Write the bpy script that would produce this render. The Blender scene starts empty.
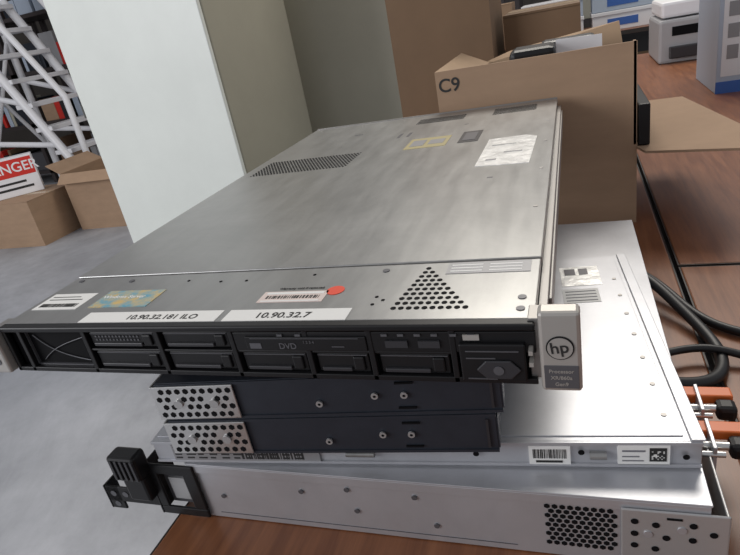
import bpy, bmesh, math, random
from mathutils import Vector, Matrix
random.seed(7)
ZO=0.985
S=bpy.context.scene
try:
    S.view_settings.view_transform='Standard'
except Exception: pass

# ---------------- materials ----------------
def mat(name,col,rough=.5,metal=0.,var=0.,scale=20.,stretch=(1,1,1),bump=0.,col2=None,spec=.5,coat=0.,rvar=0.,lo=.35,hi=.65,smudge=0.):
    m=bpy.data.materials.new(name); m.use_nodes=True
    nt=m.node_tree; b=nt.nodes['Principled BSDF']
    b.inputs['Base Color'].default_value=(*col,1); b.inputs['Roughness'].default_value=rough
    b.inputs['Metallic'].default_value=metal
    b.inputs['Specular IOR Level'].default_value=spec
    b.inputs['Coat Weight'].default_value=coat
    if var or bump or col2 or rvar:
        tc=nt.nodes.new('ShaderNodeTexCoord'); mp=nt.nodes.new('ShaderNodeMapping')
        mp.inputs['Scale'].default_value=stretch
        nt.links.new(tc.outputs['Object'],mp.inputs['Vector'])
        n=nt.nodes.new('ShaderNodeTexNoise'); n.inputs['Scale'].default_value=scale; n.inputs['Detail'].default_value=8; n.inputs['Roughness'].default_value=.65
        nt.links.new(mp.outputs[0],n.inputs['Vector'])
        r=nt.nodes.new('ShaderNodeValToRGB')
        c2=col2 or tuple(max(0,c*(1-var)) for c in col); c1=col if col2 else tuple(min(1,c*(1+var)) for c in col)
        r.color_ramp.elements[0].position=lo; r.color_ramp.elements[1].position=hi
        r.color_ramp.elements[0].color=(*c2,1); r.color_ramp.elements[1].color=(*c1,1)
        nt.links.new(n.outputs['Fac'],r.inputs[0])
        out=r.outputs[0]
        if smudge:
            n2=nt.nodes.new('ShaderNodeTexNoise'); n2.inputs['Scale'].default_value=scale*.45; n2.inputs['Detail'].default_value=10; n2.inputs['Roughness'].default_value=.75; n2.inputs['Distortion'].default_value=.6
            nt.links.new(tc.outputs['Object'],n2.inputs['Vector'])
            r2=nt.nodes.new('ShaderNodeValToRGB'); r2.color_ramp.elements[0].position=.38; r2.color_ramp.elements[1].position=.62
            k=1-smudge; r2.color_ramp.elements[0].color=(k,k,k,1); r2.color_ramp.elements[1].color=(1,1,1,1)
            nt.links.new(n2.outputs['Fac'],r2.inputs[0])
            mx=nt.nodes.new('ShaderNodeMix'); mx.data_type='RGBA'; mx.blend_type='MULTIPLY'; mx.inputs[0].default_value=1
            nt.links.new(out,mx.inputs[6]); nt.links.new(r2.outputs[0],mx.inputs[7]); out=mx.outputs[2]
        nt.links.new(out,b.inputs['Base Color'])
        if rvar:
            mr=nt.nodes.new('ShaderNodeMapRange'); mr.inputs['To Min'].default_value=max(.02,rough-rvar); mr.inputs['To Max'].default_value=rough+rvar
            nt.links.new(n.outputs['Fac'],mr.inputs[0]); nt.links.new(mr.outputs[0],b.inputs['Roughness'])
        if bump:
            bp=nt.nodes.new('ShaderNodeBump'); bp.inputs['Strength'].default_value=bump; bp.inputs['Distance'].default_value=.002
            nt.links.new(n.outputs['Fac'],bp.inputs['Height']); nt.links.new(bp.outputs[0],b.inputs['Normal'])
    return m
M={}
M['galv']=mat('galvanized_steel',(.375,.375,.368),.34,.72,var=.06,scale=9,stretch=(6,1,1),rvar=.06,smudge=.16)
M['galv2']=mat('pale_steel',(.545,.555,.585),.38,.58,var=.05,scale=12,rvar=.04,smudge=.10)
M['side']=mat('steel_side',(.32,.31,.30),.45,.8)
M['blk']=mat('black_plastic',(.007,.007,.008),.42,spec=.35)
M['dk']=mat('dark_recess',(.002,.002,.003),.8,spec=.2)
M['dkg']=mat('dark_grey_plastic',(.030,.030,.034),.4)
M['slate']=mat('slate_painted_steel',(.034,.040,.053),.42,.35,var=.08,scale=40)
M['slot']=mat('grey_detail',(.12,.12,.13),.4,.4)
M['screw']=mat('screw_zinc',(.46,.46,.46),.35,.5)
M['chrome']=mat('bright_metal',(.66,.66,.65),.28,.85)
M['ear']=mat('silver_ear',(.45,.43,.40),.35,.45)
M['white']=mat('label_white',(.76,.76,.74),.5)
M['ink']=mat('ink',(.02,.02,.02),.6)
M['inkg']=mat('grey_ink',(.18,.18,.2),.6)
M['foil']=mat('foil_label',(.85,.85,.83),.3,.35,scale=60,bump=.8,var=.18)
M['glab']=mat('grey_label',(.30,.30,.31),.4,.3)
M['ylab']=mat('yellow_label',(.40,.34,.16),.5)
M['pink']=mat('pink_label',(.66,.56,.52),.5)
M['red']=mat('red_sticker',(.75,.07,.03),.5)
M['holo']=mat('holo_sticker',(.60,.42,.14),.4,scale=90,col2=(.10,.33,.45))
M['orange']=mat('orange_latch',(.75,.16,.03),.4)
M['cb']=mat('cardboard',(.375,.250,.162),.85,var=.07,scale=6,stretch=(1,1,4),smudge=.06)
M['cb2']=mat('cardboard_light',(.45,.31,.195),.85,var=.06,scale=6)
M['cb3']=mat('cardboard_dark',(.185,.115,.066),.85,var=.08,scale=5)
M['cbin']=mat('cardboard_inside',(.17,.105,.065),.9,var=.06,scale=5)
M['tape']=mat('packing_tape',(.50,.38,.25),.25)
M['wood']=mat('table_laminate',(.265,.105,.046),.36,var=.0,scale=7,stretch=(14,1,14),col2=(.165,.060,.027),rvar=.05)
M['edge']=mat('table_edge_band',(.03,.022,.018),.5)
M['leg']=mat('table_leg_black',(.03,.03,.032),.4,.3)
M['conc']=mat('concrete',(.46,.47,.50),.6,scale=1.7,col2=(.31,.32,.345),bump=.15,rvar=.1,smudge=.28)
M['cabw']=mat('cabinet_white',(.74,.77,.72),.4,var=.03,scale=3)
M['cabs']=mat('cabinet_side_shaded',(.35,.335,.265),.5,var=.04,scale=3)  # white cabinet's flank, with its shade put into the base colour
M['cabb']=mat('cabinet_beige',(.43,.41,.33),.5,var=.04,scale=3)
M['cabdk']=mat('cabinet_seam',(.12,.12,.11),.6)
M['wht']=mat('white_paint',(.80,.80,.82),.4)
M['wall']=mat('warehouse_wall',(.14,.125,.11),.8,var=.1,scale=1.5)
M['shelf']=mat('shelf_steel',(.06,.05,.05),.5,.3)
M['blue']=mat('blue_print',(.05,.14,.45),.5)
M['sign_red']=mat('sign_red',(.62,.03,.02),.5)
M['rub']=mat('cable_rubber',(.012,.012,.013),.45)
M['bluebin']=mat('bluish_bin',(.45,.52,.62),.5)
M['grey']=mat('printer_grey',(.36,.36,.37),.5)

# ---------------- helpers ----------------
def grp(name,loc=(0,0,0),rot=0.,tilt=(0,0)):
    e=bpy.data.objects.new(name,None); S.collection.objects.link(e)
    e.empty_display_size=.05
    e.location=(loc[0],loc[1],loc[2]+ZO); e.rotation_euler=(tilt[0],tilt[1],rot)
    return e
def add(parent,name,bm,m,smooth=False,bevel=0.,seg=2):
    me=bpy.data.meshes.new(name); bm.normal_update(); bm.to_mesh(me); bm.free()
    ob=bpy.data.objects.new(name,me); S.collection.objects.link(ob)
    for k in (m if isinstance(m,(list,tuple)) else [m]): me.materials.append(M[k])
    if smooth:
        for p in me.polygons: p.use_smooth=True
    if bevel:
        md=ob.modifiers.new('bevel','BEVEL'); md.width=bevel; md.segments=seg; md.limit_method='ANGLE'
    if parent: ob.parent=parent
    return ob
def bbox(bm,x0,x1,y0,y1,z0,z1,mi=0):
    v=[bm.verts.new(p) for p in [(x0,y0,z0),(x1,y0,z0),(x1,y1,z0),(x0,y1,z0),(x0,y0,z1),(x1,y0,z1),(x1,y1,z1),(x0,y1,z1)]]
    for f in [(0,3,2,1),(4,5,6,7),(0,1,5,4),(1,2,6,5),(2,3,7,6),(3,0,4,7)]:
        bm.faces.new([v[i] for i in f]).material_index=mi
def box(p,n,x0,x1,y0,y1,z0,z1,m,bevel=0.):
    bm=bmesh.new(); bbox(bm,x0,x1,y0,y1,z0,z1); return add(p,n,bm,m,bevel=bevel)
def boxes(p,n,L,m,bevel=0.):
    bm=bmesh.new()
    for b in L: bbox(bm,*b)
    return add(p,n,bm,m,bevel=bevel)
def prism(p,n,pts,d,m,bevel=0.):
    bm=bmesh.new(); a=[bm.verts.new(q) for q in pts]; b=[bm.verts.new(Vector(q)+Vector(d)) for q in pts]
    bm.faces.new(a); bm.faces.new(list(reversed(b)))
    k=len(a)
    for i in range(k): bm.faces.new([a[i],b[i],b[(i+1)%k],a[(i+1)%k]][::-1])
    bmesh.ops.recalc_face_normals(bm,faces=bm.faces)
    return add(p,n,bm,m,bevel=bevel)
def discs(p,n,cs,r,axis,m,seg=6,th=.0004,ph=0.):
    bm=bmesh.new()
    for c in cs:
        lo=[];hi=[]
        for i in range(seg):
            a=2*math.pi*i/seg+ph
            if axis=='z': o=Vector((r*math.cos(a),r*math.sin(a),0)); t=Vector((0,0,th))
            elif axis=='y': o=Vector((r*math.cos(a),0,r*math.sin(a))); t=Vector((0,-th,0))
            else: o=Vector((0,r*math.cos(a),r*math.sin(a))); t=Vector((th,0,0))
            lo.append(bm.verts.new(Vector(c)+o)); hi.append(bm.verts.new(Vector(c)+o+t))
        bm.faces.new(hi)
        for i in range(seg): bm.faces.new([lo[i],lo[(i+1)%seg],hi[(i+1)%seg],hi[i]])
    bmesh.ops.recalc_face_normals(bm,faces=bm.faces)
    return add(p,n,bm,m)
def tube(p,n,pts,r,m,cyc=False,smooth=True):
    cu=bpy.data.curves.new(n,'CURVE'); cu.dimensions='3D'; cu.bevel_depth=r; cu.bevel_resolution=4; cu.use_fill_caps=True
    if smooth:
        s=cu.splines.new('NURBS'); s.points.add(len(pts)-1); s.order_u=4; s.use_endpoint_u=True
    else:
        s=cu.splines.new('POLY'); s.points.add(len(pts)-1)
    for i,q in enumerate(pts): s.points[i].co=(*q,1)
    s.use_cyclic_u=cyc; cu.resolution_u=10
    ob=bpy.data.objects.new(n,cu); S.collection.objects.link(ob); cu.materials.append(M[m])
    if p: ob.parent=p
    return ob
def text(p,n,s,loc,size,m,rot=(0,0,0),ext=.0001,sx=1.,al='LEFT'):
    cu=bpy.data.curves.new(n,'FONT'); cu.body=s; cu.size=size; cu.extrude=ext; cu.align_x=al
    cu.offset=size*.012
    ob=bpy.data.objects.new(n,cu); S.collection.objects.link(ob); cu.materials.append(M[m])
    ob.location=loc; ob.rotation_euler=rot; ob.scale=(sx,1,1)
    if p: ob.parent=p
    return ob
R90=(math.pi/2,0,0)
def barcode(p,n,x0,x1,z0,z1,y,m='ink',plane='y'):
    bm=bmesh.new(); x=x0
    while x<x1:
        w=random.choice([.0004,.0007,.0011])*((x1-x0)/.03)
        if plane=='y': bbox(bm,x,min(x1,x+w),y-.0002,y,z0,z1)
        else: bbox(bm,x,min(x1,x+w),z0,z1,y,y+.0002)
        x+=w+random.choice([.0004,.0008])*((x1-x0)/.03)
    return add(p,n,bm,m)

# ---------------- camera ----------------
cam=bpy.data.cameras.new('camera'); co=bpy.data.objects.new('camera',cam); S.collection.objects.link(co)
R=Vector((.9394,.2919,-.1804)).normalized(); Fw=Vector((-.3409,.848,-.4053)).normalized()
U=R.cross(Fw).normalized(); Fw=U.cross(R).normalized()
mw=Matrix((( R.x,U.x,-Fw.x,.4607),(R.y,U.y,-Fw.y,-.3075),(R.z,U.z,-Fw.z,.1791+ZO),(0,0,0,1)))
co.matrix_world=mw; cam.lens=28.26; cam.sensor_width=36; cam.clip_start=.02
S.camera=co

# ================= ROOM =================
def plain(name,x0,x1,y0,y1,z0,z1,m):
    return box(None,name,x0,x1,y0,y1,z0,z1,m)
plain('floor',-9,6,-4,10,-.05,0,'conc')
plain('wall_back',-9,6,10,10.1,0,4.5,'wall')
plain('wall_left',-9.1,-9,-4,10,0,4.5,'wall')

# ================= TABLES =================
TZ=-.235
def table(name,x0,x1,y0,y1):
    g=grp(name,(x0,y0,-ZO)); w=x1-x0; d=y1-y0; h=ZO+TZ
    box(g,'top',0.002,w-.002,0.002,d-.002,h-.028,h,'wood',.002)
    boxes(g,'edge_band',[(0,w,0,.002,h-.027,h-.001),(0,w,d-.002,d,h-.027,h-.001),(0,.002,.002,d-.002,h-.027,h-.001),(w-.002,w,.002,d-.002,h-.027,h-.001)],'edge')
    L=[]
    for yy in (.15,d-.2):
        L+=[(.05,.09,yy,yy+.03,.02,h-.028),(w-.09,w-.05,yy,yy+.03,.02,h-.028),(.02,w-.02,yy,yy+.03,0,.02),(.05,w-.05,yy,yy+.03,h-.06,h-.028)]
    boxes(g,'legs',L,'leg')
    box(g,'apron',.09,w-.09,d/2-.01,d/2+.01,h-.2,h-.028,'leg')
table('folding_table',.073,.590,-.30,1.50)
table('folding_table',.596,1.113,-1.24,.558)
table('folding_table',.596,1.113,.564,3.0)
table('folding_table',.073,.590,1.506,3.3)
table('folding_table',-.3,1.6,4.4,5.1)

# ================= TOP SERVER =================
g=grp('rack_server')
W=.434;D=.724
box(g,'chassis_base',.001,W-.001,.012,D,-.043,-.0015,'side',.0006)
box(g,'front_top_cover',0,W,.003,.0885,-.006,0,'galv',.0006)
box(g,'lid',-.0005,W+.0005,.0905,D,-.006,.0008,'galv',.0008)
boxes(g,'rear_lip',[(0,W,D-.001,D+.002,-.03,.002)],'side')
boxes(g,'side_rail',[(W,W+.006,.03,D-.02,-.034,-.008),(W+.006,W+.008,.05,D-.04,-.030,-.012)],'side',.0005)
boxes(g,'side_rail_left',[(-.006,0,.03,D-.02,-.034,-.008)],'side',.0005)
F=-.004
box(g,'bezel_body',.0,W,F+.006,.012,-.043,-.0005,'dk')
box(g,'bezel_brow',.0,W,F-.001,.0032,-.0045,.0003,'blk',.0012)
bars=[(0,W,F,F+.01,-.0430,-.0390)]
for x in (.0,.017,.086,.157,.222,.281,.327,.382): bars.append((x,x+.004,F,F+.01,-.043,-.0005))
bars+=[(.086,.385,F+.001,F+.01,-.0225,-.0205)]
bars+=[(.226,.434,F+.0005,F+.01,-.0205,-.0055)]
boxes(g,'bezel_frame',bars,'blk',.0006)
L=[];LV=[];BT=[];HL=[]
for (a,b) in ((.091,.156),(.162,.221),(.227,.280),(.286,.326),(.332,.381)):
    for zi,(z0,z1) in enumerate(((-.0385,-.0235),(-.0195,-.0062))):
        if zi==1 and a>.2: continue
        L.append((a+.001,b-.001,F+.003,F+.01,z0,z1))
        LV.append((a+.004,b-.014,F+.0012,F+.004,z0+.0012,z0+.0042))
        HL.append((a+.002,b-.002,F+.0024,F+.0032,z1-.0016,z1-.0010))
        BT.append((b-.012,b-.004,F+.0012,F+.004,z0+.002,z1-.002))
boxes(g,'drive_trays',L,'blk',.0008)
boxes(g,'drive_levers',LV,'dkg',.0006)
boxes(g,'drive_buttons',BT,'blk',.001)
boxes(g,'drive_highlights',HL,'slot')  # thin grey strips, highlights painted along the tray tops
discs(g,'carrier_vent_lower',[( .098+i*.0034,F+.0028,-.0100-j*.0030) for i in range(13) for j in range(2)],.0009,'y','slot')
boxes(g,'open_bay_frame',[(.021,.0222,F+.004,.01,-.0385,-.006),(.0845,.0857,F+.004,.01,-.0385,-.006),(.0225,.084,F+.004,.010,-.0388,-.0375)],'slot')
tube(g,'bay_wire',[(.028,F+.005,-.010),(.04,F+.005,-.024),(.055,F+.005,-.03),(.08,F+.005,-.034)],.0005,'slot')
tube(g,'bay_spring',[(.03,F+.005,-.034),(.045,F+.005,-.022),(.06,F+.005,-.018),(.082,F+.005,-.012)],.0004,'slot')
box(g,'optical_drive',.236,.327,F-.0008,F+.004,-.0195,-.0085,'blk',.0005)
boxes(g,'drive_slot_line',[(.240,.322,F-.0012,F,-.0098,-.0094),(.239,.248,F-.0011,F,-.0178,-.0134),(.302,.311,F-.0011,F,-.0163,-.0157)],'slot')
text(g,'disc_text','DVD',(.262,F-.001,-.0178),.0065,'slot',R90)
text(g,'drive_text','1 2 3 4',(.281,F-.001,-.0135),.003,'slot',R90)
P=[]
for x in (.262,.276,.338,.349,.360,.371,.383,.394): P.append((x,x+.004,F-.0006,F+.002,-.0082,-.0066))
boxes(g,'port_icons',P,'slot')
boxes(g,'usb_ports',[(.340,.355,F-.001,F+.002,-.0165,-.0115),(.362,.376,F-.001,F+.002,-.0165,-.0115)],'dkg')
box(g,'control_panel',.388,.428,F-.003,F+.006,-.0395,-.0125,'blk',.001)
boxes(g,'control_slots',[(.392,.424,F-.0036,F-.002,-.0175,-.0168),(.392,.410,F-.0036,F-.002,-.0225,-.0218),(.392,.410,F-.0036,F-.002,-.0375,-.0368)],'slot')
prism(g,'control_latch',[(.398,F-.003,-.030),(.404,F-.003,-.0235),(.419,F-.003,-.0235),(.425,F-.003,-.030),(.419,F-.003,-.0365),(.404,F-.003,-.0365)],(0,-.0016,0),'dkg',.0006)
boxes(g,'led_window',[(.391,.401,F-.0008,F+.002,-.0108,-.0070)],'ear')
discs(g,'power_button',[(.4115,F-.0048,-.030)],.0032,'y','slot',20)
# right ear
box(g,'ear_right',.4365,.4595,-.013,-.001,-.041,.0125,'ear',.0022)
box(g,'ear_right_mount',.430,.456,-.001,.016,-.040,.002,'side',.0005)
discs(g,'ear_badge',[(.448,-.0131,-.0105)],.0078,'y','blk',28)
discs(g,'ear_badge_face',[(.448,-.0136,-.0105)],.0070,'y','ear',28)
text(g,'ear_badge_text','hp',(.448,-.0142,-.0133),.0105,'ink',(math.pi/2,-.12,0),al='CENTER')
box(g,'ear_sticker',.4385,.4578,-.0134,-.0128,-.0385,-.0225,'slot',.0003)
for i,s in enumerate(('Processor','XR/860a','Gen9')):
    text(g,'ear_text_%d'%i,s,(.448,-.0136,-.0275-i*.0045),.0034,'ear',R90,al='CENTER')
boxes(g,'ear_marks',[(.430,.4325,F-.0062,F+.002,-.018,-.015),(.430,.4325,F-.0062,F+.002,-.026,-.023)],'ear')
box(g,'ear_left',-.022,-.002,-.010,.0,-.042,.000,'ear',.002)
box(g,'ear_left_mount',-.012,.004,0,.016,-.040,-.002,'side',.0005)
discs(g,'ear_left_screw',[(-.011,-.0101,-.012),(-.011,-.0101,-.030)],.0035,'y','slot',16)
T=.0009
def vent(n,x0,x1,y0,y1,p=.0048,r=.0017,skew=0):
    c=[];j=0;y=y0
    while y<y1:
        x=x0+(p/2 if j%2 else 0)+skew*(y-y0)
        xe=x1+skew*(y-y0)
        while x<xe: c.append((x,y,T-.0003)); x+=p
        y+=p*.866; j+=1
    discs(g,n,c,r,'z','dk',6,.0004)
vent('lid_vent_left',.018,.165,.418,.492)
vent('lid_vent_mid',.212,.290,.650,.690,.0042,.0015)
vent('lid_vent_right',.338,.404,.650,.695,.0042,.0015)
c=[]
for j in range(10):
    n=10-j
    for i in range(n): c.append((.366-.0014*j+(i-(n-1)/2)*.0054,.018+j*.0068,.0))
discs(g,'triangle_vent',c,.0020,'z','dk',12,.0003)
def lab(n,x0,x1,y0,y1,m,z=T): return box(g,n,x0,x1,y0,y1,z-.0003,z+.0003,m)
prism(g,'foil_label',[(.350,.350,T-.0003),(.411,.345,T-.0003),(.414,.470,T-.0003),(.400,.482,T-.0003),(.352,.478,T-.0003)],(0,0,.0007),'foil')
boxes(g,'foil_print',[(.360,.372,.37,.375,T,T+.0007),(.378,.400,.40,.404,T,T+.0007),(.36,.39,.44,.443,T,T+.0007)],'glab')
lab('yellow_label',.232,.292,.475,.535,'ylab')
boxes(g,'yellow_label_print',[(.238,.258,.488,.522,T,T+.0006),(.264,.286,.492,.518,T,T+.0006)],'glab')
lab('square_latch',.308,.336,.480,.545,'dkg')
lab('square_latch_inset',.313,.331,.490,.535,'slot',T+.0004)
# scuffs / adhesive residue marks on the lid
boxes(g,'small_lid_slots',[(.11,.125,.62,.626,T-.0003,T),(.20,.205,.56,.59,T-.0003,T),(.215,.22,.56,.59,T-.0003,T),(.37,.376,.30,.304,T-.0003,T),(.30,.306,.60,.604,T-.0003,T)],'slot')
Z1=.0001
def lab2(n,x0,x1,y0,y1,m): return box(g,n,x0,x1,y0,y1,Z1-.0003,Z1+.0003,m)
lab2('asset_label',.368,.428,.068,.087,'glab')
boxes(g,'asset_print',[(.371+.028*(i%2),.394+.028*(i%2),.0710+(i//2)*.005,.0726+(i//2)*.005,Z1,Z1+.0005) for i in range(6)],'white')
lab2('address_label',.080,.209,.003,.019,'white'); text(g,'address_text','10.90.32.181 ILO',(.124,.0070,Z1+.0004),.0095,'ink')
lab2('address_label_short',.215,.312,.003,.019,'white'); text(g,'address_text_short','10.90.32.7',(.240,.0068,Z1+.0004),.0105,'ink')
lab2('license_sticker',.068,.128,.028,.058,'holo')
text(g,'license_text','Windows Server',(.070,.044,Z1+.0004),.0065,'white')
lab2('serial_sticker',.006,.056,.026,.055,'white')
barcode(g,'serial_barcode',.010,.052,.030,.036,Z1+.0003,plane='z')
boxes(g,'serial_print',[(.010,.048,.043,.0440,Z1,Z1+.0005),(.010,.042,.048,.0490,Z1,Z1+.0005)],'ink')
lab2('pink_label',.230,.284,.030,.047,'pink')
boxes(g,'pink_label_print',[(.233,.281,.0425,.0455,Z1,Z1+.0005),(.233,.281,.031,.0325,Z1,Z1+.0005)],'white'); barcode(g,'pink_barcode',.235,.279,.0355,.0400,Z1+.0003,plane='z')
text(g,'warranty_text','Warranty void if removed',(.240,.051,Z1+.0003),.0036,'ink')
discs(g,'round_sticker',[(.289,.047,Z1)],.0070,'z','red',24,.0003)
discs(g,'cover_screws',[(.012,.082,0),(.075,.078,0),(.32,.078,0),(.425,.030,0),(.425,.015,0)],.0028,'z','slot',14,.0006)
discs(g,'lid_rivets',[(.02+.08*i,.70,T-.0003) for i in range(6)]+[(.425,.2+.12*i,T-.0003) for i in range(4)],.0022,'z','side',12,.0006)
discs(g,'small_holes',[(.325,.024,0),(.331,.030,0),(.325,.035,0),(.175,.070,0),(.20,.070,0),(.26,.076,0),(.14,.074,0)],.0014,'z','dk',10,.0003)

# ================= DARK SWITCHES =================
def switch(zb,wid,top_lid):
    s=grp('network_switch',(.122,.012,zb),math.radians(6.0))
    H=.0372
    w=wid
    box(s,'case',0,w,0,.30,0,H,'slate',.0008)
    boxes(s,'front_flange',[(0,w,-.0012,0,.0005,.003),(0,w,-.0012,0,H-.003,H-.0005)],'slate')
    if top_lid: box(s,'raised_cover',.01,w-.005,.02,.29,H,H+.0214,'slate',.001)
    pw=.072
    box(s,'mounting_bracket',-.004,pw,-.0028,-.0012,.002,H-.002,'chrome',.0006)
    c=[]
    for j in range(4):
        for i in range(10):
            if i in (2,6) and j in (1,2): continue
            c.append((.002+i*.0077+(.0038 if j%2 else 0),-.0028,.0068+j*.0078))
    c=[q for q in c if q[0]<pw-.003]
    discs(s,'bracket_holes',c,.0028,'y','dk',6,.0003,math.pi/6)
    discs(s,'bracket_screws',[(.019,-.003,.018),(.052,-.003,.018)],.0040,'y','screw',20,.0016)
    fs=[(.142,-.001,.013),(.188,-.001,.019),(.211,-.001,.019)]
    discs(s,'face_screws',fs,.0028,'y','screw',20,.0014)
    discs(s,'face_screw_slots',[(a,-.0024,b) for a,_,b in fs],.0012,'y','dk',6,.0003)
    boxes(s,'face_slot',[(.205,.219,-.0016,0,.006,.0075),(.205,.219,-.0016,0,.029,.0305)],'dk')
    box(s,'bracket_fold',-.004,-.0025,-.0012,.03,.002,H-.002,'chrome')
    boxes(s,'end_cap',[(w,w+.001,.0,.28,.004,.033)],'slate')
    boxes(s,'end_strip',[(w-.008,w-.006,-.0016,0,.005,.032)],'dkg')
    return s
switch(-.1395,.277,False)
switch(-.1395+.0377,.283,True)

# ================= MIDDLE SILVER SERVER =================
s=grp('rack_server',(.0776,.0251,-.1665),math.radians(5.1))
w=.464; H=.0262; d=.335
box(s,'chassis',0,w,.001,d,0,H-.001,'galv2',.0006)
box(s,'lid',.004,w-.012,.006,d-.01,H-.001,H,'galv2',.0004)
boxes(s,'front_lip',[(0,w,-.001,.001,.0015,.004),(0,w,-.001,.001,H-.004,H-.001)],'galv2',.0003)
box(s,'side_flange',w-.008,w+.002,0,d,H-.001,H+.001,'galv2',.0006)
box(s,'data_label',.02,.165,-.0008,.001,.004,.0215,'glab')
for i in range(4): boxes(s,'data_print_%d'%i,[(.022+j*.012,.022+j*.012+random.uniform(.005,.010),-.0012,0,.0065+i*.004,.0080+i*.004) for j in range(11)],'ink')
barcode(s,'data_barcode',.09,.15,.006,.019,-.0008)
box(s,'barcode_label',.341,.372,-.0012,.001,.004,.022,'white'); barcode(s,'asset_barcode',.344,.369,.010,.019,-.0012)
boxes(s,'asset_print',[(.346,.366,-.0016,-.001,.006,.008)],'ink')
box(s,'service_label',.406,.442,-.0012,.001,.005,.023,'white')
boxes(s,'service_print',[(.409,.424,-.0016,-.001,.008,.009),(.409,.421,-.0016,-.001,.012,.013),(.409,.425,-.0016,-.001,.017,.0185)],'inkg')
Q=[]
for i in range(9):
    for j in range(9):
        if random.random()<.55 or (i in(0,8) or j in (0,8)): Q.append((.428+i*.0013,.4293+i*.0013,-.0016,-.001,.008+j*.0014,.0094+j*.0014))
boxes(s,'qr_code',Q,'ink')
discs(s,'front_holes',[(.175,-.0011,.018),(.19,-.0011,.018),(.30,-.001,.014),(.453,-.001,.012),(.38,-.001,.016)],.0024,'y','dk',16)
tube(s,'front_notch_1',[(.386,-.001,.013),(.398,-.001,.013)],.0035,'galv',smooth=False)
tube(s,'front_notch_2',[(.190,-.001,.013),(.215,-.001,.013)],.0030,'galv',smooth=False)
box(s,'foil_label',w-.077,w-.034,.258,.308,H,H+.0004,'foil')
boxes(s,'foil_print',[(w-.072,w-.060,.286,.302,H,H+.0007),(w-.056,w-.046,.286,.302,H,H+.0007)],'slot')
box(s,'notice_label',w-.078,w-.040,.218,.250,H,H+.0004,'white')
for i in range(4): boxes(s,'notice_print_%d'%i,[(w-.075,w-.043,.222+i*.007,.2235+i*.007,H,H+.0007)],'inkg')
for k,yy in enumerate((.150,.125,.098)):
    boxes(s,'warning_mark_%d'%k,[(w-.100,w-.099,yy,yy+.016,H,H+.0005),(w-.086,w-.085,yy,yy+.016,H,H+.0005),(w-.1,w-.085,yy,yy+.001,H,H+.0005),(w-.1,w-.085,yy+.015,yy+.016,H,H+.0005),(w-.096,w-.089,yy+.005,yy+.010,H,H+.0005)],'inkg')
discs(s,'top_rivets',[(w-.02,.03+.04*i,H-.0002) for i in range(7)],.0022,'z','side',12,.0008)
discs(s,'side_holes',[(w+.0001,.03+.05*i,.012) for i in range(6)],.003,'x','dk',10,.0004)

# ================= BOTTOM SERVER =================
s=grp('rack_server',(.105,.028,TZ),math.radians(.6))
w=.435;H=.0683
box(s,'chassis',0,w,0,.55,.001,H-.001,'galv2',.0008)
box(s,'lid',-.001,w+.001,-.0015,.551,H-.002,H-.0002,'galv2',.0005)
boxes(s,'lid_fold',[(0,w,-.0015,0,H-.011,H-.002)],'galv2',.0004)
boxes(s,'feet',[(.02,.05,.02,.05,0,.002),(w-.05,w-.02,.02,.05,0,.002),(.02,.05,.48,.51,0,.002),(w-.05,w-.02,.48,.51,0,.002)],'rub')
c=[]
for j in range(9):
    for i in range(9):
        c.append((.325+i*.0056+(.0028 if j%2 else 0),-.0001,.015+j*.0048))
discs(s,'hex_vent',c,.0024,'y','dk',6,.0003,math.pi/6)
discs(s,'front_screws',[(.03,-.0001,.03),(.115,-.0001,.045),(.165,-.0001,.028),(.22,-.0001,.05),(.16,-.0001,.052),(.235,-.0001,.02)],.0024,'y','slot',16,.0012)
boxes(s,'panel_seam',[(.02,.30,-.0004,0,.0075,.0082)],'slot')
b0=w-.058
box(s,'right_bracket',b0,w+.012,-.004,-.002,.002,.061,'screw',.0025)
boxes(s,'right_bracket_side',[(w+.010,w+.012,-.004,.10,.004,.058)],'screw',.0008)
discs(s,'right_bracket_holes',[(b0+.009,-.0041,.050),(b0+.009,-.0041,.038),(b0+.009,-.0041,.026),(b0+.023,-.0041,.048),(b0+.030,-.0041,.036),(b0+.023,-.0041,.024),(b0+.047,-.0041,.050),(b0+.047,-.0041,.036),(b0+.060,-.0041,.043)],.0026,'y','dk',18)
discs(s,'right_bracket_screws',[(b0+.018,-.004,.0385),(b0+.040,-.004,.045)],.0030,'y','galv2',20,.0008)
boxes(s,'right_bracket_slots',[(b0+.030,b0+.040,-.0044,-.004,.054,.056),(b0+.050,b0+.060,-.0044,-.004,.012,.020)],'dk')
boxes(s,'ear_plate',[(-.046,.008,-.004,-.001,.054,.066),(-.046,.008,-.004,-.001,.002,.012),(-.046,-.036,-.004,-.001,.012,.056),(-.006,.008,-.004,-.001,.012,.056)],'blk',.0012)
boxes(s,'ear_window_back',[(-.036,-.006,.004,.006,.012,.056)],'slot')
box(s,'ear_window_label',-.030,-.012,.002,.0045,.018,.045,'screw')
boxes(s,'ear_return',[(-.048,-.046,-.004,.03,.002,.066)],'blk',.0005)
boxes(s,'handle_block',[(-.074,-.042,-.018,.0,.055,.084),(-.070,-.044,-.014,.0,.026,.056)],'blk',.003)
boxes(s,'handle_ribs',[(-.070+i*.006,-.067+i*.006,-.0195,-.017,.058,.081) for i in range(5)],'dkg',.0005)
boxes(s,'ear_flange',[(-.112,-.046,-.003,-.0005,.010,.030),(-.112,-.094,-.003,-.0005,.000,.030)],'blk',.0012)
boxes(s,'ear_flange_lip',[(-.114,-.112,-.003,.014,.0,.030)],'blk',.0005)
discs(s,'flange_holes',[(-.103,-.0031,.021),(-.088,-.0031,.021),(-.103,-.0031,.007)],.0035,'y','slot',14)
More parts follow.
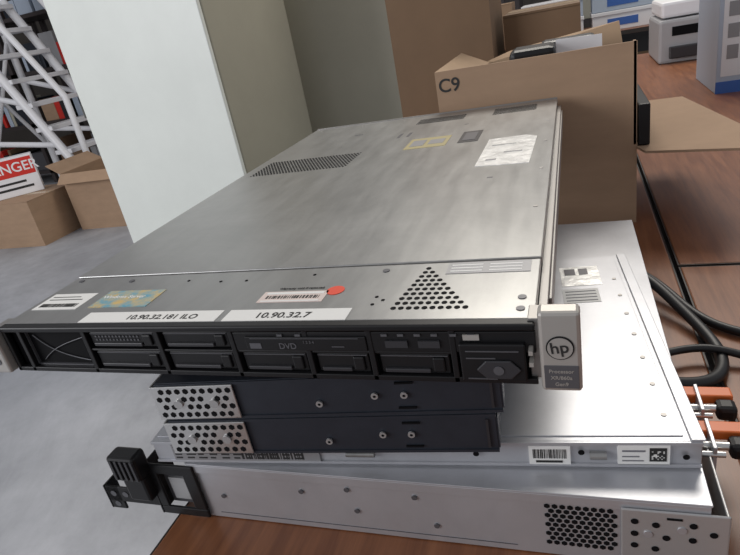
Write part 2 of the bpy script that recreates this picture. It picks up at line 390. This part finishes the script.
for k,(yy) in enumerate((.125,.078)):
    z=.058
    boxes(s,'psu_case_%d'%k,[(w+.013,w+.016,yy-.018,yy+.018,.02,.066)],'galv2',.0006)
    box(s,'psu_latch_%d'%k,w+.002,w+.042,yy+.005,yy+.019,z-.004,z+.005,'orange',.0015)
    tube(s,'psu_rod_%d'%k,[(w+.005,yy-.006,z),(w+.030,yy-.006,z)],.0035,'chrome',smooth=False)
    tube(s,'psu_rod_b%d'%k,[(w+.005,yy-.016,z),(w+.022,yy-.016,z)],.0025,'chrome',smooth=False)
    box(s,'psu_knob_%d'%k,w+.026,w+.042,yy-.014,yy+.002,z-.008,z+.006,'blk',.004)

# ================= CABLES =================
g=grp('power_cable')
zc=TZ+.0065
tube(g,'cord_1',[(.50,.50,zc+.03),(.537,.475,zc+.03),(.572,.41,zc+.012),(.602,.345,zc),(.606,.285,zc),(.580,.250,zc+.004),(.548,.245,zc+.01)],.0066,'rub')
tube(g,'cord_2',[(.50,.52,zc+.02),(.545,.50,zc+.02),(.585,.41,zc),(.62,.36,zc),(.70,.33,zc),(.80,.33,zc)],.0054,'rub')
tube(g,'cord_3',[(.545,.30,zc+.01),(.57,.315,zc+.008),(.60,.315,zc+.012),(.64,.300,zc),(.72,.26,zc)],.0045,'rub')

# ================= CARTONS =================
def carton(name,x,y,z,w,d,h,m='cb',inner='cbin',rot=0,flaps=(),open_top=True,t=.005):
    c=grp(name,(x,y,z),rot)
    boxes(c,'side_panels',[(0,w,0,t,0,h),(0,w,d-t,d,0,h),(0,t,t,d-t,0,h),(w-t,w,t,d-t,0,h)],m)
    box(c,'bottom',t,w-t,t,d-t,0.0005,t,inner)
    if not open_top:
        boxes(c,'top_flaps',[(0,w,0,d/2-.001,h-.001,h+t),(0,w,d/2+.001,d,h-.001,h+t)],m)
        box(c,'tape',w*.0,w,d/2-.025,d/2+.025,h+t,h+t+.0005,'tape')
    for k,(side,ang,ln) in enumerate(flaps):
        a=math.radians(ang)
        u,v=math.sin(a)*ln,math.cos(a)*ln
        if side=='f': prism(c,'flap_%d'%k,[(0,0,h),(w,0,h),(w-.01,-u,h+v),(.01,-u,h+v)],(0,.004,.001),m)
        if side=='b': prism(c,'flap_%d'%k,[(0,d,h),(w,d,h),(w-.01,d+u,h+v),(.01,d+u,h+v)],(0,-.004,.001),m)
        if side=='l': prism(c,'flap_%d'%k,[(0,0,h),(0,d,h),(-u,d-.01,h+v),(-u,.01,h+v)],(.001,0,.004),m)
        if side=='r': prism(c,'flap_%d'%k,[(w,0,h),(w,d,h),(w+u,d-.01,h+v),(w+u,.01,h+v)],(.001,0,.004),m)
    return c
c=grp('open_cardboard_box',(.232,.745,TZ))
w,d,h,t=.324,.30,.303,.005
boxes(c,'side_panels',[(0,w,0,t,0,h),(0,w,d-t,d,0,h-.035),(0,t,t,d-t,0,h-.005),(w-t,w,t,d-t,0,.14)],'cb')
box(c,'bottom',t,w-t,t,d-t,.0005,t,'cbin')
prism(c,'flap_back',[(.02,d-t,h-.035),(w,d-t,h-.035),(w-.005,d+.02,h+.010),(.10,d+.02,h-.014)],(0,.004,0),'cb2')
prism(c,'flap_left',[(0,.0,h-.004),(0,d,h-.004),(.06,d-.02,h-.03),(.06,.03,h-.03)],(0,0,.004),'cb2')
prism(c,'flap_right',[(w,0,.132),(w,d,.132),(w+.02,.36,.135),(w+.12,.36,.135),(w+.165,.06,.135),(w+.135,-.069,.132),(w+.01,-.03,.131)],(0,0,.004),'cb')
prism(c,'corner_tab',[(w-.001,0,.14),(w-.001,.03,.14),(w-.001,.02,h),(w-.001,0,h)],(-.004,0,0),'cb')
box(c,'black_foam',w+.002,w+.020,.00,.20,.137,.205,'blk',.002)
box(c,'black_tray',.12,.20,.08,.16,.005,h+.006,'blk',.01)
box(c,'black_device',.17,.27,.18,.24,.005,h+.004,'dkg',.008)
prism(c,'white_sheet',[(.19,.14,.2),(.28,.16,.2),(.28,.17,h+.004),(.20,.15,h+.008)],(0,.002,0),'wht')
text(c,'marking','C9',(.004,-.0006,.268),.032,'ink',R90)

carton('tall_carton',.055,1.13,TZ,.235,.26,.56,'cb3','cbin',0,open_top=False)
carton('tall_carton',.31,1.20,TZ,.17,.25,.35,'cb3','cbin',0,open_top=False)

c=grp('printer_carton',(.870,1.785,TZ))
box(c,'body',0,.235,0,.32,0,.50,'bluebin',.002)
box(c,'front_print',.012,.22,-.001,0,.05,.42,'wht')
text(c,'brand_text','DCP-L',(.03,-.0015,.345),.050,'blue',R90)
boxes(c,'icons',[(.025,.055,-.002,-.0005,.1+.06*i,.14+.06*i) for i in range(4)],'glab')
boxes(c,'side_band',[(.0,.235,-.0015,0,.0,.035)],'blue')

def printer(x,y,z,w,d,h,m='grey'):
    c=grp('desktop_printer',(x,y,z))
    box(c,'body',0,w,0,d,0,h*.72,m,.012)
    box(c,'scanner_lid',.01,w-.01,.02,d,h*.74,h,'wht',.012)
    box(c,'paper_tray',.04,w-.04,-.02,.02,.02,h*.28,'dkg',.004)
    box(c,'output_slot',.05,w-.05,-.002,.01,h*.45,h*.6,'dk')
    box(c,'panel',w*.6,w-.02,-.006,.01,h*.62,h*.72,'dkg',.003)
printer(.80,2.55,TZ,.30,.36,.24)
def blueboxes(x,y,z,n):
    for i in range(n):
        c=grp('storage_box',(x,y,z+i*.132))
        box(c,'body',0,.42,0,.30,0,.105,'bluebin' if i%2 else 'wht',.004)
        box(c,'lid',-.006,.426,-.006,.306,.105,.13,'wht',.004)
        box(c,'label',.1,.3,-.002,0,.03,.08,'blue')
blueboxes(.12,4.5,TZ,2)
blueboxes(.60,4.5,TZ,3)
carton('storage_carton',-.25,4.5,TZ,.3,.3,.3,'cb','cbin',0,open_top=False)
printer(1.12,4.5,TZ,.36,.35,.26)

# ================= CABINETS =================
def cabinet(name,x,y,w,d,h,rot,mf,ms,handle=False):
    c=grp(name,(x,y,-ZO),rot)
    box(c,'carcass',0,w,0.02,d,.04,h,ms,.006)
    box(c,'plinth',.02,w-.02,.04,d-.02,0,.04,'cabdk')
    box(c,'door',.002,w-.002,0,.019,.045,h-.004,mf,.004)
    boxes(c,'hinges',[(-.003,.004,-.004,.012,h*f,h*f+.06) for f in (.12,.5,.86)],'cabdk',.001)
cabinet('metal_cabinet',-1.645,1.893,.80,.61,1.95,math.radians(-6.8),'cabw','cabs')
cabinet('metal_cabinet',-.94,2.70,.80,.5,1.95,0,'cabb','cabb')

# ================= LEFT BACKGROUND =================
carton('floor_carton',-4.15,2.92,-ZO,.68,.5,.36,'cb','cbin',0,open_top=False)
c=grp('warning_sign_box',(-3.93,2.97,-ZO+.3665),math.radians(45))
box(c,'body',0,.42,0.0,.12,0,.30,'wht',.004)
box(c,'red_band',.01,.41,-.002,0,.15,.285,'sign_red'); text(c,'sign_text','DANGER',(.02,-.0025,.185),.105,'wht',R90); boxes(c,'sign_print',[(.03,.36,-.002,0,.05,.068),(.03,.32,-.002,0,.095,.112)],'ink')
carton('floor_carton',-3.40,3.25,-ZO,.54,.5,.47,'cb','cbin',0,flaps=(('f',130,.10),('l',60,.15)))
carton('floor_carton',-6.6,3.6,-ZO,.6,.5,.45,'cb3','cbin',.2,open_top=False)
c=grp('rolling_ladder',(-4.9,4.0,-ZO))
for k,yy in enumerate((0,.7)):
    tube(c,'rail_%d'%k,[(1.1,yy,.08),(0.0,yy,2.1)],.042,'wht',smooth=False)
    tube(c,'post_%d'%k,[(-.05,yy,.08),(-.05,yy,2.3)],.036,'wht',smooth=False)
    tube(c,'base_%d'%k,[(-.1,yy,.10),(1.25,yy,.10)],.042,'wht',smooth=False)
    tube(c,'handrail_%d'%k,[(1.1,yy,.3),(1.1,yy,1.0),(.1,yy,2.6)],.030,'wht',smooth=False)
    tube(c,'brace_%d'%k,[(-.05,yy,1.2),(.6,yy,1.0)],.026,'wht',smooth=False)
    tube(c,'brace_b%d'%k,[(-.05,yy,.7),(.8,yy,.6)],.026,'wht',smooth=False)
for i in range(8):
    tt=(i+1)/9.
    box(c,'step_%d'%i,1.1-1.1*tt-.12,1.1-1.1*tt+.08,0,.7,.08+2.02*tt-.02,.08+2.02*tt+.02,'wht',.004)
tube(c,'cross_0',[(-.05,0,.5),(-.05,.7,1.6)],.02,'wht',smooth=False)
tube(c,'cross_1',[(-.05,.7,.5),(-.05,0,1.6)],.02,'wht',smooth=False)
for k,(xx,yy) in enumerate(((-.05,0),(-.05,.7),(1.2,0),(1.2,.7))):
    bm=bmesh.new(); bmesh.ops.create_cone(bm,cap_ends=True,segments=20,radius1=.05,radius2=.05,depth=.04,matrix=Matrix.Translation((xx,yy,.05))@Matrix.Rotation(math.pi/2,4,'X')); add(c,'caster_%d'%k,bm,'blk')
def shelving(x,y,w,d,h,n,rot=0):
    c=grp('storage_shelf',(x,y,-ZO),rot)
    boxes(c,'uprights',[(0,.05,0,.05,0,h),(w-.05,w,0,.05,0,h),(0,.05,d-.05,d,0,h),(w-.05,w,d-.05,d,0,h)],'shelf')
    boxes(c,'decks',[(0,w,0,d,.12+i*(h-.15)/(n-1),.16+i*(h-.15)/(n-1)) for i in range(n)],'shelf')
    names=['cb3','cb3','cbin','bluebin','dkg','dkg','slate','grey','sign_red','slot','cabb','blk','cb']
    for i in range(n):
        z=.16+i*(h-.15)/(n-1); lm={}
        xx=.07
        while xx<w-.2:
            ww=random.choice([.04,.06,.08,.2,.3]); hh=random.uniform(.15,.36)
            lm.setdefault(random.choice(names),[]).append((xx,min(xx+ww,w-.06),.04,d-.05,z,z+hh)); xx+=ww+random.choice([.004,.01,.05])
        for kk,v in lm.items(): boxes(c,'goods_%d_%s'%(i,kk),v,kk,.004)
shelving(-8.2,5.2,2.6,.6,2.4,5)
shelving(-5.5,5.2,2.6,.6,2.4,5)
shelving(-2.8,6.6,2.6,.6,2.4,5)
shelving(-.1,6.6,2.6,.6,2.4,5)
shelving(2.6,6.6,2.6,.6,2.4,5)

# ================= LIGHT =================
wd=bpy.data.worlds.new('world'); S.world=wd; wd.use_nodes=True
bg=wd.node_tree.nodes['Background']; bg.inputs[0].default_value=(.90,.91,.96,1); bg.inputs[1].default_value=.42
def area(n,loc,target,sx,sy,e,col):
    l=bpy.data.lights.new(n,'AREA'); l.shape='RECTANGLE'; l.size=sx; l.size_y=sy; l.energy=e; l.color=col
    o=bpy.data.objects.new(n,l); S.collection.objects.link(o); o.location=loc
    o.rotation_euler=(Vector(target)-Vector(loc)).to_track_quat('-Z','Y').to_euler()
area('loading_door_light',(-4.5,-3.0,2.6),(-.3,1.2,.8),3.2,2.6,205,(.97,.97,1))
area('ceiling_light',(.6,3.4,4.0),(.3,.6,.9),2.5,1.5,115,(1,.94,.85))
